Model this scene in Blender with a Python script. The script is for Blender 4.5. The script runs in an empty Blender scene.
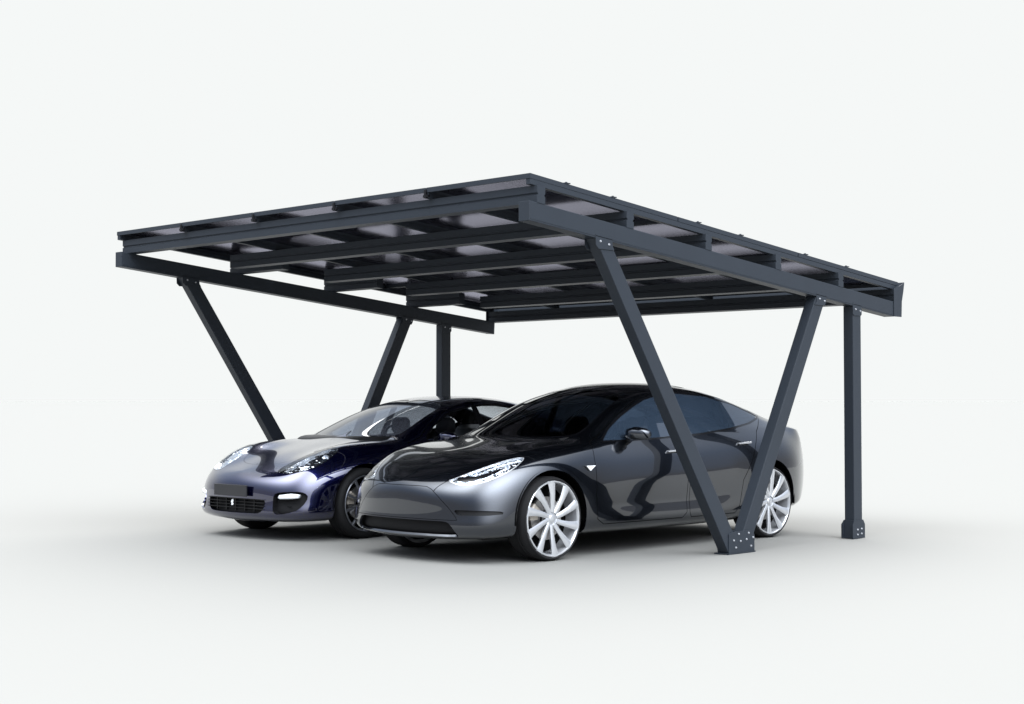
import bpy, bmesh, math, random
from mathutils import Vector, Matrix
random.seed(7)
scene = bpy.context.scene
COL = scene.collection
PI = math.pi

# ------------------------------------------------------------------ materials
def srgb(r, g, b):
    f = lambda c: (c/255/12.92) if c/255 <= .04045 else ((c/255+.055)/1.055)**2.4
    return (f(r), f(g), f(b), 1)

def mat(name, col, rough=.5, metal=0., spec=.5, coat=0., coat_rough=.03, bump=0., bump_scale=80., noise=0., noise_scale=6., alpha=None, emit=None):
    m = bpy.data.materials.new(name); m.use_nodes = True
    nt = m.node_tree; b = nt.nodes['Principled BSDF']
    c = col if len(col) == 4 else (*col, 1)
    b.inputs['Base Color'].default_value = c
    b.inputs['Roughness'].default_value = rough
    b.inputs['Metallic'].default_value = metal
    b.inputs['Specular IOR Level'].default_value = spec
    b.inputs['Coat Weight'].default_value = coat
    b.inputs['Coat Roughness'].default_value = coat_rough
    tc = nt.nodes.new('ShaderNodeTexCoord')
    if noise > 0:
        n = nt.nodes.new('ShaderNodeTexNoise'); n.inputs['Scale'].default_value = noise_scale; n.inputs['Detail'].default_value = 6
        nt.links.new(tc.outputs['Object'], n.inputs['Vector'])
        r = nt.nodes.new('ShaderNodeMapRange')
        r.inputs['To Min'].default_value = 1-noise; r.inputs['To Max'].default_value = 1+noise
        nt.links.new(n.outputs['Fac'], r.inputs['Value'])
        mx = nt.nodes.new('ShaderNodeVectorMath'); mx.operation = 'SCALE'; mx.inputs[0].default_value = c[:3]
        nt.links.new(r.outputs['Result'], mx.inputs['Scale'])
        nt.links.new(mx.outputs['Vector'], b.inputs['Base Color'])
    if bump > 0:
        n = nt.nodes.new('ShaderNodeTexNoise'); n.inputs['Scale'].default_value = bump_scale; n.inputs['Detail'].default_value = 4
        nt.links.new(tc.outputs['Object'], n.inputs['Vector'])
        bp = nt.nodes.new('ShaderNodeBump'); bp.inputs['Strength'].default_value = bump; bp.inputs['Distance'].default_value = .002
        nt.links.new(n.outputs['Fac'], bp.inputs['Height']); nt.links.new(bp.outputs['Normal'], b.inputs['Normal'])
    if emit:
        b.inputs['Emission Color'].default_value = (*emit[:3], 1); b.inputs['Emission Strength'].default_value = emit[3]
    return m

def flake_paint(name, col, flake, metal, rough, coat=1.0, coat_ior=1.6):
    """metallic car paint: fine flake variation under a clear coat"""
    m = mat(name, col, rough, metal, .5, coat, .02)
    nt = m.node_tree; b = nt.nodes['Principled BSDF']; b.inputs['Coat IOR'].default_value = coat_ior
    tc = nt.nodes['Texture Coordinate']
    v = nt.nodes.new('ShaderNodeTexVoronoi'); v.inputs['Scale'].default_value = 900
    nt.links.new(tc.outputs['Object'], v.inputs['Vector'])
    mx = nt.nodes.new('ShaderNodeMix'); mx.data_type = 'RGBA'
    mx.inputs[6].default_value = (*col[:3], 1); mx.inputs[7].default_value = (*flake[:3], 1)
    r = nt.nodes.new('ShaderNodeMapRange'); r.inputs['From Min'].default_value = .0; r.inputs['From Max'].default_value = 1.
    r.inputs['To Max'].default_value = .8
    nt.links.new(v.outputs['Color'], r.inputs['Value']); nt.links.new(r.outputs['Result'], mx.inputs['Factor'])
    nt.links.new(mx.outputs[2], b.inputs['Base Color'])
    # the inside of the panels is bare black
    out = nt.nodes['Material Output']; ge = nt.nodes.new('ShaderNodeNewGeometry'); ms = nt.nodes.new('ShaderNodeMixShader')
    bk = nt.nodes.new('ShaderNodeBsdfDiffuse'); bk.inputs['Color'].default_value = (.006, .006, .006, 1)
    nt.links.new(ge.outputs['Backfacing'], ms.inputs['Fac']); nt.links.new(b.outputs[0], ms.inputs[1]); nt.links.new(bk.outputs[0], ms.inputs[2])
    nt.links.new(ms.outputs[0], out.inputs['Surface'])
    return m

def glass(name, tint, rough=.01, fres=1.5, painted_refl=None, painted_refl_w=0.):
    m = bpy.data.materials.new(name); m.use_nodes = True
    nt = m.node_tree; nt.nodes.clear()
    out = nt.nodes.new('ShaderNodeOutputMaterial'); mix = nt.nodes.new('ShaderNodeMixShader')
    tr = nt.nodes.new('ShaderNodeBsdfTransparent'); tr.inputs['Color'].default_value = (*tint, 1)
    gl = nt.nodes.new('ShaderNodeBsdfGlossy'); gl.inputs['Roughness'].default_value = rough; gl.inputs['Color'].default_value = (1, 1, 1, 1)
    fr = nt.nodes.new('ShaderNodeFresnel'); fr.inputs['IOR'].default_value = fres
    # a thin pane: the same reflectance from either side
    ge = nt.nodes.new('ShaderNodeNewGeometry'); mr = nt.nodes.new('ShaderNodeMapRange')
    mr.inputs['To Min'].default_value = fres; mr.inputs['To Max'].default_value = 1/fres
    nt.links.new(ge.outputs['Backfacing'], mr.inputs['Value']); nt.links.new(mr.outputs['Result'], fr.inputs['IOR'])
    if painted_refl:                                   # reflected sky put into the colour as a diffuse share
        df = nt.nodes.new('ShaderNodeBsdfDiffuse'); df.inputs['Color'].default_value = (*painted_refl, 1)
        m2 = nt.nodes.new('ShaderNodeMixShader'); m2.inputs['Fac'].default_value = painted_refl_w
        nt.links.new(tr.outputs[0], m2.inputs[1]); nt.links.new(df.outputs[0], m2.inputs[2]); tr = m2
    nt.links.new(fr.outputs['Fac'], mix.inputs['Fac']); nt.links.new(tr.outputs[0], mix.inputs[1]); nt.links.new(gl.outputs[0], mix.inputs[2])
    nt.links.new(mix.outputs[0], out.inputs['Surface'])
    return m

M = {}
M['steel'] = mat('anthracite_powder_coat', (.022, .027, .035), .45, 0, .20, bump=.08, bump_scale=300, noise=.08, noise_scale=4)
M['bolt'] = mat('zinc_bolt', (.50, .51, .54), .35, .6)
M['frame'] = mat('anodised_frame', (.022, .027, .035), .42, 0, .22)
M['tyre'] = mat('tyre_rubber', (.010, .010, .011), .75, 0, .25, bump=.3, bump_scale=120)
M['silver'] = mat('bright_silver_rim', (.56, .57, .595), .26, .62, .5, coat=.4)
M['grey_rim'] = mat('grey_rim', (.22, .23, .26), .28, .8, .5)
M['disc'] = mat('brake_disc', (.32, .31, .30), .35, .8)
M['caliper'] = mat('caliper_metal', (.42, .38, .33), .5, .2)
M['black'] = mat('black_plastic', (.006, .006, .007), .45, 0, .3)
M['liner'] = mat('wheel_well_black', (.003, .003, .003), .9, 0, .05)
M['seam'] = mat('panel_gap_black', (.002, .002, .002), .9, 0, .0)
M['gloss_black'] = mat('gloss_black_trim', (.004, .004, .005), .15, 0, .5)
M['chrome'] = mat('chrome_reflector', (.88, .90, .93), .22, .55, bump=.5, bump_scale=25)
M['lamp_chrome'] = mat('faceted_lamp_chrome', (.9, .92, .95), .10, 1., bump=1., bump_scale=8)
M['lamp_chrome'].node_tree.nodes['Bump'].inputs['Distance'].default_value = .03
WC = lambda: glass('windshield_glass', (.30, .33, .37), .02, 1.6, (.22, .24, .29), .3)  # pale diffuse share stands in for reflections on the pane
M['white_lens'] = mat('white_lamp_lens', (.8, .82, .85), .1, 0, .6, coat=1)
M['white_badge'] = mat('white_badge', (.85, .86, .88), .3)
M['plate'] = mat('dark_blank_plate', (.018, .018, .020), .5, 0, .4, noise=.1)
M['seat'] = mat('dark_leather', (.012, .012, .013), .55, 0, .3, bump=.2)
M['red'] = mat('tail_lamp_red', (.25, .01, .01), .15, 0, .5, coat=1)
M['mesh'] = mat('grille_black', (.004, .004, .005), .6, 0, .2)
M['paint_grey'] = flake_paint('dark_grey_metallic_paint', (.014, .018, .026), (.034, .040, .056), .95, .19, 1.0, 1.7)
M['paint_navy'] = flake_paint('midnight_blue_metallic_paint', (.002, .003, .038), (.006, .008, .065), .9, .2, 1.0, 1.95)
M['glass_side'] = glass('blue_tinted_side_glass', (.26, .32, .40), .01, 1.7, (.036, .055, .085), .6)  # blue diffuse share stands in for reflected sky
M['glass_dark'] = glass('privacy_tinted_glass', (.05, .06, .075), .01, 1.65)
M['glass_clear'] = glass('light_tinted_glass', (.74, .77, .80), .01, 1.75)
M['wind_clear'] = WC()
M['glass_lens'] = glass('clear_lamp_lens', (.93, .95, .97), .01, 1.4)

# solar panel faces
def cell_mat():
    m = mat('solar_cells', (.01, .012, .03), .12, 0, .5, coat=1)
    nt = m.node_tree; b = nt.nodes['Principled BSDF']; tc = nt.nodes['Texture Coordinate']
    br = nt.nodes.new('ShaderNodeTexBrick'); br.offset = 0; br.inputs['Scale'].default_value = 1
    br.inputs['Brick Width'].default_value = .17; br.inputs['Row Height'].default_value = .17; br.inputs['Mortar Size'].default_value = .003
    br.inputs['Color1'].default_value = (.008, .010, .028, 1); br.inputs['Color2'].default_value = (.010, .012, .034, 1); br.inputs['Mortar'].default_value = (.3, .3, .32, 1)
    nt.links.new(tc.outputs['Object'], br.inputs['Vector']); nt.links.new(br.outputs['Color'], b.inputs['Base Color'])
    return m
M['cells'] = cell_mat()
M['backsheet'] = mat('glass_backsheet', (.012, .012, .016), .15, 0, .52)
def sheet():
    m = bpy.data.materials.new('glass_backsheet_cool'); m.use_nodes = True; nt = m.node_tree; nt.nodes.clear()
    o = nt.nodes.new('ShaderNodeOutputMaterial'); mx = nt.nodes.new('ShaderNodeMixShader')
    d = nt.nodes.new('ShaderNodeBsdfDiffuse'); d.inputs['Color'].default_value = (.010, .010, .014, 1)
    g_ = nt.nodes.new('ShaderNodeBsdfGlossy'); g_.inputs['Roughness'].default_value = .14; g_.inputs['Color'].default_value = (.76, .75, .90, 1)
    f_ = nt.nodes.new('ShaderNodeFresnel'); f_.inputs['IOR'].default_value = 1.5
    nt.links.new(f_.outputs[0], mx.inputs[0]); nt.links.new(d.outputs[0], mx.inputs[1]); nt.links.new(g_.outputs[0], mx.inputs[2]); nt.links.new(mx.outputs[0], o.inputs[0])
    return m
M['backsheet'] = sheet()

# ------------------------------------------------------------------ helpers
def tag(o, label=None, cat=None, group=None, kind=None):
    if label: o['label'] = label
    if cat: o['category'] = cat
    if group: o['group'] = group
    if kind: o['kind'] = kind
    return o

def empty(name, loc, rz=0):
    o = bpy.data.objects.new(name, None); COL.objects.link(o)
    o.location = loc; o.rotation_euler = (0, 0, rz); o.empty_display_size = .2
    return o

def link(name, bm, mats, parent=None, smooth=None, recalc=False):
    if recalc: bmesh.ops.recalc_face_normals(bm, faces=bm.faces)
    me = bpy.data.meshes.new(name); bm.to_mesh(me); bm.free()
    if not isinstance(mats, (list, tuple)): mats = [mats]
    for m in mats: me.materials.append(m)
    o = bpy.data.objects.new(name, me); COL.objects.link(o); o.parent = parent
    if smooth is not None:
        me.shade_smooth() if hasattr(me, 'shade_smooth') else None
        if smooth < 179:
            me.set_sharp_from_angle(angle=math.radians(smooth))
    return o

def bevel(bm, w, seg=2, ang=30):
    es = [e for e in bm.edges if len(e.link_faces) == 2 and e.calc_face_angle(0) > math.radians(ang)]
    if es and w > 0: bmesh.ops.bevel(bm, geom=es, offset=w, segments=seg, affect='EDGES', profile=.6)

def add_prism(bm, poly, axis, a, b):
    """extrude a closed polygon along an axis (0,1,2) from a to b; poly holds the two remaining coordinates in order"""
    def P(p, t):
        if axis == 0: return (t, p[0], p[1])
        if axis == 1: return (p[0], t, p[1])
        return (p[0], p[1], t)
    A = [bm.verts.new(P(p, a)) for p in poly]; B = [bm.verts.new(P(p, b)) for p in poly]
    n = len(poly)
    bm.faces.new(A); bm.faces.new(B[::-1])
    for i in range(n): bm.faces.new((A[i], B[i], B[(i+1) % n], A[(i+1) % n]))
    return A+B

def prism_bm(poly, axis, a, b, bev=0):
    bm = bmesh.new(); add_prism(bm, poly, axis, a, b)
    bmesh.ops.recalc_face_normals(bm, faces=bm.faces)
    bevel(bm, bev)
    return bm

def add_box(bm, x0, x1, y0, y1, z0, z1):
    return add_prism(bm, [(x0, y0), (x1, y0), (x1, y1), (x0, y1)], 2, z0, z1)

def hexa(bm, pts):
    """8 points: bottom loop 4, top loop 4"""
    v = [bm.verts.new(p) for p in pts]
    for f in ((0, 1, 2, 3), (7, 6, 5, 4), (0, 4, 5, 1), (1, 5, 6, 2), (2, 6, 7, 3), (3, 7, 4, 0)):
        bm.faces.new([v[i] for i in f])

def lathe(bm, prof, seg=64, axis='x', closed=False, c=(0, 0, 0)):
    """prof = [(axial, radius)]; revolve round the axis"""
    rings = []
    for a, r in prof:
        ring = []
        for k in range(seg):
            t = 2*PI*k/seg
            if axis == 'x': p = (c[0]+a, c[1]+r*math.cos(t), c[2]+r*math.sin(t))
            elif axis == 'z': p = (c[0]+r*math.cos(t), c[1]+r*math.sin(t), c[2]+a)
            else: p = (c[0]+r*math.cos(t), c[1]+a, c[2]+r*math.sin(t))
            ring.append(bm.verts.new(p))
        rings.append(ring)
    n = len(rings)
    for i in range(n if closed else n-1):
        A, B = rings[i], rings[(i+1) % n]
        for k in range(seg):
            try: bm.faces.new((A[k], A[(k+1) % seg], B[(k+1) % seg], B[k]))
            except ValueError: pass
    return rings

def cap(bm, ring): bm.faces.new(ring)

# ------------------------------------------------------------------ the setting
bm = bmesh.new()
R0 = 1500
n = 96
c0 = bm.verts.new((0, 0, 0)); prev = None
rings = []
for r in (15, 60, 300, R0):
    rings.append([bm.verts.new((r*math.cos(2*PI*k/n), r*math.sin(2*PI*k/n), 0)) for k in range(n)])
for k in range(n): bm.faces.new((c0, rings[0][k], rings[0][(k+1) % n]))
for i in range(3):
    for k in range(n): bm.faces.new((rings[i][k], rings[i+1][k], rings[i+1][(k+1) % n], rings[i][(k+1) % n]))
M['floor'] = mat('white_studio_floor', (.1960, .1942, .1850), .95, 0, .0)
g = link('ground', bm, M['floor']); tag(g, kind='structure')

# ------------------------------------------------------------------ the carport
Z0, SL, HB, LB, WD, TH = 2.5524, .0954, .143, 5.0825, 5.362, .107
HP, HR, HF = .125, .042, .036
U1, DS = .0795, 1.0035
zb = lambda u: Z0-SL*u                      # underside of a girder
car_port = empty('carport', (-2.7, 2.5, 0))
tag(car_port, 'dark grey double carport with a sloping solar panel roof over the two cars', 'carport')
PO = Vector((-2.7, 2.5, 0))
def port(name, bm, m, parent=car_port, bev=0, smooth=None):
    bmesh.ops.recalc_face_normals(bm, faces=bm.faces)
    bevel(bm, bev)
    bmesh.ops.translate(bm, verts=bm.verts, vec=-PO)
    return link(name, bm, m, parent, smooth)

BOLT = [None]
def bolts(parent, pts, x):
    """one small hex-headed bolt per point, each its own part"""
    if BOLT[0] is None:
        b = bmesh.new()
        rg = lathe(b, [(0, .0095), (.003, .0095), (.0032, .0072), (.008, .0065)], 6, 'x'); cap(b, rg[-1])
        bmesh.ops.recalc_face_normals(b, faces=b.faces)
        BOLT[0] = bpy.data.meshes.new('bolt'); b.to_mesh(BOLT[0]); b.free(); BOLT[0].materials.append(M['bolt'])
    for (u, z) in pts:
        o = bpy.data.objects.new('bolt', BOLT[0]); COL.objects.link(o); o.parent = parent
        o.location = Vector((x, u, z))-PO

girders = []
for x1 in (0, -WD):
    x0 = x1-TH
    bm = bmesh.new()
    ends = [(0, zb(0)), (LB, zb(LB)), (LB, zb(LB)+HB), (0, zb(0)+HB)]
    add_prism(bm, ends, 0, x0, x1)
    # bottom flange lip a little proud on the outer side
    girders.append(port('girder', bm, M['steel'], bev=.004))
    bm = bmesh.new()
    add_prism(bm, [(.01, zb(.01)+.014), (LB-.01, zb(LB)+.014), (LB-.01, zb(LB)+.019), (.01, zb(.01)+.019)], 0, x0-.002, x1+.0025)
    port('girder_rib', bm, M['steel'])

# purlins: waisted section (u,z) run across
def purlin_profile(u, zt):
    w = .085
    a = [(0, 0), (w, 0), (w, .052), (w-.010, .058), (w-.010, .067), (w, .073), (w, HP), (0, HP), (0, .073), (.010, .067), (.010, .058), (0, .052)]
    return [(u+p, zt+qz-SL*p) for p, qz in a]
for i in range(6):
    u = U1+i*DS
    bm = bmesh.new()
    add_prism(bm, purlin_profile(u, zb(u)+HB), 0, (-5.472, -5.118, -4.876, -4.722, -4.601, -5.472)[i], .003)
    pr = port('purlin', bm, M['steel'])

# short outriggers carrying the roof edge on the left girder
for u in (1.336, 2.570, 3.768):
    bm = bmesh.new(); add_prism(bm, purlin_profile(u, zb(u)+HB), 0, -5.472, -4.60)
    port('outrigger', bm, M['steel'])

# rails under the panel seams
X_R, X_L = -.02, -5.495
NP, NR = 5, 3
U_F, U_B = .03, 5.195
pw = (X_R-X_L)/NP; pl = (U_B-U_F)/NR
hz = lambda u, h: zb(u)+HB+h
for k in range(NP+1):
    xc = X_L+k*pw
    xa, xb = xc-.022, xc+.022
    if k == 0: xa, xb = X_L+.002, X_L+.046
    if k == NP: xa, xb = X_R-.046, X_R-.002
    bm = bmesh.new()
    add_prism(bm, [(U_F+.005, hz(U_F, HP+.001)), (U_B-.02, hz(U_B, HP+.001)), (U_B-.02, hz(U_B, HP+HR)), (U_F+.005, hz(U_F, HP+HR))], 0, xa, xb)
    port('rail', bm, M['frame'], bev=.002)
    if 0 < k < NP:
        bm = bmesh.new()
        add_box(bm, xc-.012, xc+.012, U_F-.012, U_F+.02, hz(U_F, HP+HR-.045), hz(U_F, HP+HR+.02))
        add_box(bm, xc-.026, xc+.026, U_F-.008, U_F+.02, hz(U_F, HP+.004), hz(U_F, HP+.024))
        port('rail_clip', bm, M['gloss_black'], bev=.002)

# solar panels: frame, cells above, glass backsheet below
h0 = HP+HR+.001; h1 = h0+HF
for a in range(NP):
    for b in range(NR):
        xa, xb = X_L+a*pw+(.006 if a else 0), X_L+(a+1)*pw-(.006 if a < NP-1 else 0)
        ua, ub = U_F+b*pl+(.006 if b else 0), U_F+(b+1)*pl-(.006 if b < NR-1 else 0)
        bm = bmesh.new(); fw = .011
        for (p, q_, r, s_) in ((xa, xa+fw, ua, ub), (xb-fw, xb, ua, ub)):
            hexa(bm, [(p, r, hz(r, h0)), (q_, r, hz(r, h0)), (q_, s_, hz(s_, h0)), (p, s_, hz(s_, h0)), (p, r, hz(r, h1)), (q_, r, hz(r, h1)), (q_, s_, hz(s_, h1)), (p, s_, hz(s_, h1))])
        for (r, s_) in ((ua, ua+fw), (ub-fw, ub)):
            p, q_ = xa+fw+.0005, xb-fw-.0005
            hexa(bm, [(p, r, hz(r, h0)), (q_, r, hz(r, h0)), (q_, s_, hz(s_, h0)), (p, s_, hz(s_, h0)), (p, r, hz(r, h1)), (q_, r, hz(r, h1)), (q_, s_, hz(s_, h1)), (p, s_, hz(s_, h1))])
        fr = port('solar_panel', bm, M['frame'])
        bm = bmesh.new(); e = fw+.001
        p, q_, r, s_ = xa+e, xb-e, ua+e, ub-e
        hexa(bm, [(p, r, hz(r, h1-.006)), (q_, r, hz(r, h1-.006)), (q_, s_, hz(s_, h1-.006)), (p, s_, hz(s_, h1-.006)), (p, r, hz(r, h1-.002)), (q_, r, hz(r, h1-.002)), (q_, s_, hz(s_, h1-.002)), (p, s_, hz(s_, h1-.002))])
        bmesh.ops.recalc_face_normals(bm, faces=bm.faces)
        for f in bm.faces:
            if f.normal.z < -.5: f.material_index = 1
        bmesh.ops.translate(bm, verts=bm.verts, vec=-PO)
        link('cells', bm, [M['cells'], M['backsheet']], fr)
def clamp(x, u):
    bm = bmesh.new()
    z = hz(u, h1)
    add_box(bm, x-.03, x+.006, u-.028, u+.028, z+.001, z+.009)
    lathe_r = lathe(bm, [(0, .009), (.007, .009)], 10, 'z', c=(x-.012, u, z+.009)); cap(bm, lathe_r[-1])
    port('panel_clamp', bm, M['frame'], bev=.0015)
CLAMP_U = [.43, .96, 2.03, 2.62, 3.60, 4.28]
for u in CLAMP_U: clamp(X_R, u)

# rear fascia with flared gutter
bm = bmesh.new()
ug = LB+.016
zg = zb(LB)
gp = [(ug+.087, zg+.140), (ug+.120, zg+.140), (ug+.122, zg+.15), (ug+.152, zg+.25), (ug+.170, zg+.335), (ug+.164, zg+.337), (ug+.144, zg+.253), (ug+.112, zg+.155), (ug+.087, zg+.15)]
add_prism(bm, gp, 0, -5.475, .006)
port('gutter', bm, M['steel'])
for xa, xb in ((.0035, .0075), (-5.4790, -5.4755)):          # end plates closing girder and gutter
    bm = bmesh.new()
    add_prism(bm, [(LB-.012, zg+.001), (ug+.112, zg+.001), (ug+.12, zg+.15), (ug+.15, zg+.25), (ug+.168, zg+.332), (LB-.005+.10, zg+.298), (LB-.012, zg+.270)], 0, xa, xb)
    port('gutter_end_plate', bm, M['steel'])

# posts -------------------------------------------------------------------
def brace(x0, x1, ub0, ub1, ut0, ut1, zbot):
    """inclined post: bottom edge from ub0..ub1 at zbot, top ut0..ut1 against the girder"""
    bm = bmesh.new()
    hexa(bm, [(x0, ub0, zbot), (x1, ub0, zbot), (x1, ub1, zbot), (x0, ub1, zbot),
              (x0, ut0, zb(ut0)-.001), (x1, ut0, zb(ut0)-.001), (x1, ut1, zb(ut1)-.001), (x0, ut1, zb(ut1)-.001)])
    p = port('brace_post', bm, M['steel'], bev=.006)
    return p
for xo in (0., -WD+.0):
    x1 = xo-.004; x0 = x1-.100
    lf = 0 if xo == 0 else 1                                  # the left frame leans a touch further forward
    d1, d2, d3 = .03*lf, .11*lf, .11*lf
    b1 = brace(x0, x1, 2.395, 2.575, .728-d1, .898-d1, .012)
    b2 = brace(x0, x1, 2.52, 2.685, 3.735-d2, 3.885-d2, .03)
    # top brackets with bolts
    for (ua, ub, pp) in ((.725-d1, .908-d1, b1), (3.73-d2, 3.893-d2, b2)):
        sgn = 1 if ub < 2 else -1
        for (xa, xb) in ((x1+.0015, x1+.0065), (x0-.0065, x0-.0015)):
            bm = bmesh.new()
            add_prism(bm, [(ua-.004, zb(ua)+.03), (ub+.004, zb(ub)+.03), (ub+.012*sgn, zb(ub)-.035), (ub+.03*sgn, zb(ub)-.062), (ua+.03*sgn, zb(ub)-.062), (ua, zb(ub)-.035)], 0, xa, xb)
            port('top_bracket', bm, M['steel'], pp)
        bolts(pp, [(ua+.05, zb(ua)-.022), (ub-.035, zb(ub)-.022)], x1+.0065)
    # base shoe
    u0, u1 = 2.388, 2.752
    bm = bmesh.new()
    add_box(bm, x0-.035, x1+.012, u0-.012, u1+.01, .002, .0115)
    sh = port('base_plate', bm, M['steel'], bev=.0015)
    for (xa, xb) in ((x1+.001, x1+.008), (x0-.008, x0-.001)):
        bm = bmesh.new()
        add_prism(bm, [(u0, .012), (u1, .012), (u1, .14), (u1-.02, .185), (u0+.06, .185), (u0, .17)], 0, xa, xb)
        port('base_shoe', bm, M['steel'], sh, bev=.0015)
    bolts(sh, [(2.455, .115), (2.525, .165), (2.55, .105), (2.485, .055), (2.635, .115), (2.665, .165), (2.73, .125), (2.70, .055)], x1+.008)
    # straight rear post
    u0, u1 = 4.345-d3, 4.485-d3
    bm = bmesh.new()
    hexa(bm, [(x0, u0, .012), (x1, u0, .012), (x1, u1, .012), (x0, u1, .012), (x0, u0, zb(u0)-.001), (x1, u0, zb(u0)-.001), (x1, u1, zb(u1)-.001), (x0, u1, zb(u1)-.001)])
    st = port('rear_post', bm, M['steel'], bev=.006)
    for (xa, xb) in ((x1+.001, x1+.007), (x0-.007, x0-.001)):
        bm = bmesh.new()
        add_prism(bm, [(u0-.035, .004), (u1+.035, .004), (u1+.035, .13), (u1+.004, .172), (u0-.004, .172), (u0-.035, .13)], 0, xa, xb)
        port('post_shoe', bm, M['steel'], st)
    bm = bmesh.new()
    add_prism(bm, [(x0-.03, .004), (x1+.0072, .004), (x1+.0072, .13), (x1+.003, .172), (x0-.003, .172), (x0-.03, .13)], 1, u0-.012, u0-.003)
    port('post_shoe', bm, M['steel'], st)
    bm = bmesh.new()
    add_prism(bm, [(u0-.006, zb(u0)+.03), (u1+.006, zb(u1)+.03), (u1+.006, zb(u1)-.06), (u1-.01, zb(u1)-.075), (u0+.01, zb(u1)-.075), (u0-.006, zb(u1)-.06)], 0, x1+.0015, x1+.0065)
    port('top_bracket', bm, M['steel'], st)
    bolts(st, [(u0+.045, .085), (u0+.115, .09), (u0+.045, .04), (u0+.115, .045)], x1+.007)
    bolts(st, [(u0+.04, zb(u0)-.03), (u1-.02, zb(u1)-.03)], x1+.0065)

# ------------------------------------------------------------------ cars
# car frame: mx = across (+ = the car's left side, towards the camera), my = back from the front axle, mz = up
def chaikin(P, it=2):
    for _ in range(it):
        Q = []
        for i in range(len(P)):
            a, b = Vector(P[i]), Vector(P[(i+1) % len(P)])
            Q += [a*.75+b*.25, a*.25+b*.75]
        P = Q
    return [tuple(p) for p in P]

def area(P): return .5*sum(P[i][0]*P[(i+1) % len(P)][1]-P[(i+1) % len(P)][0]*P[i][1] for i in range(len(P)))
def inset(P, d):
    s = 1 if area(P) > 0 else -1
    Q = []
    n = len(P)
    for i in range(n):
        a, b, c = Vector(P[i-1]), Vector(P[i]), Vector(P[(i+1) % n])
        d1 = (b-a).normalized(); d2 = (c-b).normalized()
        n1 = Vector((-d1.y, d1.x))*s; n2 = Vector((-d2.y, d2.x))*s
        m = (n1+n2); l = max(.35, (m.length/2)**2)
        Q.append(tuple(b+m*.5/l*d))
    return Q
def inside(p, P):
    x, y = p; c = False; j = len(P)-1
    for i in range(len(P)):
        if (P[i][1] > y) != (P[j][1] > y) and x < (P[j][0]-P[i][0])*(y-P[i][1])/(P[j][1]-P[i][1])+P[i][0]: c = not c
        j = i
    return c

AX = {'side': (1, 2, 0), 'top': (0, 1, 2), 'front': (0, 2, 1)}
def cut(bm, poly, proj, filt):
    a, b, k = AX[proj]
    n = len(poly)
    for i in range(n):
        p, q_ = poly[i], poly[(i+1) % n]
        d = (q_[0]-p[0], q_[1]-p[1]); L = math.hypot(*d)
        if L < 1e-6: continue
        lo = (min(p[0], q_[0])-.002, min(p[1], q_[1])-.002); hi = (max(p[0], q_[0])+.002, max(p[1], q_[1])+.002)
        fs = []
        for f in bm.faces:
            if not filt(f): continue
            xs = [v.co[a] for v in f.verts]; 
            if max(xs) < lo[0] or min(xs) > hi[0]: continue
            ys = [v.co[b] for v in f.verts]
            if max(ys) < lo[1] or min(ys) > hi[1]: continue
            fs.append(f)
        if not fs: continue
        es = set(e for f in fs for e in f.edges); vs = set(v for f in fs for v in f.verts)
        no = [0, 0, 0]; no[a] = -d[1]/L; no[b] = d[0]/L
        co = [0, 0, 0]; co[a] = p[0]; co[b] = p[1]
        bmesh.ops.bisect_plane(bm, geom=list(vs)+list(es)+fs, dist=1e-5, plane_co=co, plane_no=no)

def mark(bm, lay, poly, proj, filt, idn, only=None):
    a, b, k = AX[proj]
    for f in bm.faces:
        if only is not None and f[lay] not in only: continue
        if not filt(f): continue
        c = f.calc_center_median()
        if inside((c[a], c[b]), poly): f[lay] = idn

def build_shell(rows, levels=3, crease=None):
    """rows: list of 13-point sections of the left half; returns a bmesh of the subdivided left half (mx >= 0)"""
    bm = bmesh.new()
    G = []
    for i, r in enumerate(rows):
        G.append([bm.verts.new((p[1], p[0], p[2])) for p in r])
    H = []
    for i, r in enumerate(rows):
        H.append([G[i][j] if abs(p[1]) < 1e-6 else bm.verts.new((-p[1], p[0], p[2])) for j, p in enumerate(r)])
    nr, nc = len(rows), len(rows[0])
    for S, rev in ((G, 0), (H, 1)):
        for i in range(nr-1):
            for j in range(nc-1):
                q_ = [S[i][j], S[i+1][j], S[i+1][j+1], S[i][j+1]]
                if rev: q_ = q_[::-1]
                if len(set(q_)) == 4: bm.faces.new(q_)
    cl = bm.edges.layers.float.new('crease_edge')
    if crease:
        for (i0, i1, j, w) in crease:
            for i in range(i0, min(i1, nr-1)):
                for S in (G, H):
                    e = bm.edges.get((S[i][j], S[i+1][j]))
                    if e: e[cl] = w
    bmesh.ops.recalc_face_normals(bm, faces=bm.faces)
    me = bpy.data.meshes.new('tmp'); bm.to_mesh(me); bm.free()
    o = bpy.data.objects.new('tmp', me); COL.objects.link(o)
    s = o.modifiers.new('s', 'SUBSURF'); s.levels = levels; s.render_levels = levels
    dg = bpy.context.evaluated_depsgraph_get()
    em = bpy.data.meshes.new_from_object(o.evaluated_get(dg), depsgraph=dg)
    bpy.data.objects.remove(o); bpy.data.meshes.remove(me)
    bm = bmesh.new(); bm.from_mesh(em); bpy.data.meshes.remove(em)
    bmesh.ops.bisect_plane(bm, geom=bm.verts[:]+bm.edges[:]+bm.faces[:], plane_co=(0, 0, 0), plane_no=(1, 0, 0), clear_inner=True, dist=1e-4)
    bmesh.ops.recalc_face_normals(bm, faces=bm.faces)
    # make sure normals point out
    if sum(f.normal.x*f.calc_area() for f in bm.faces) < 0: bmesh.ops.reverse_faces(bm, faces=bm.faces)
    return bm

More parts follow.
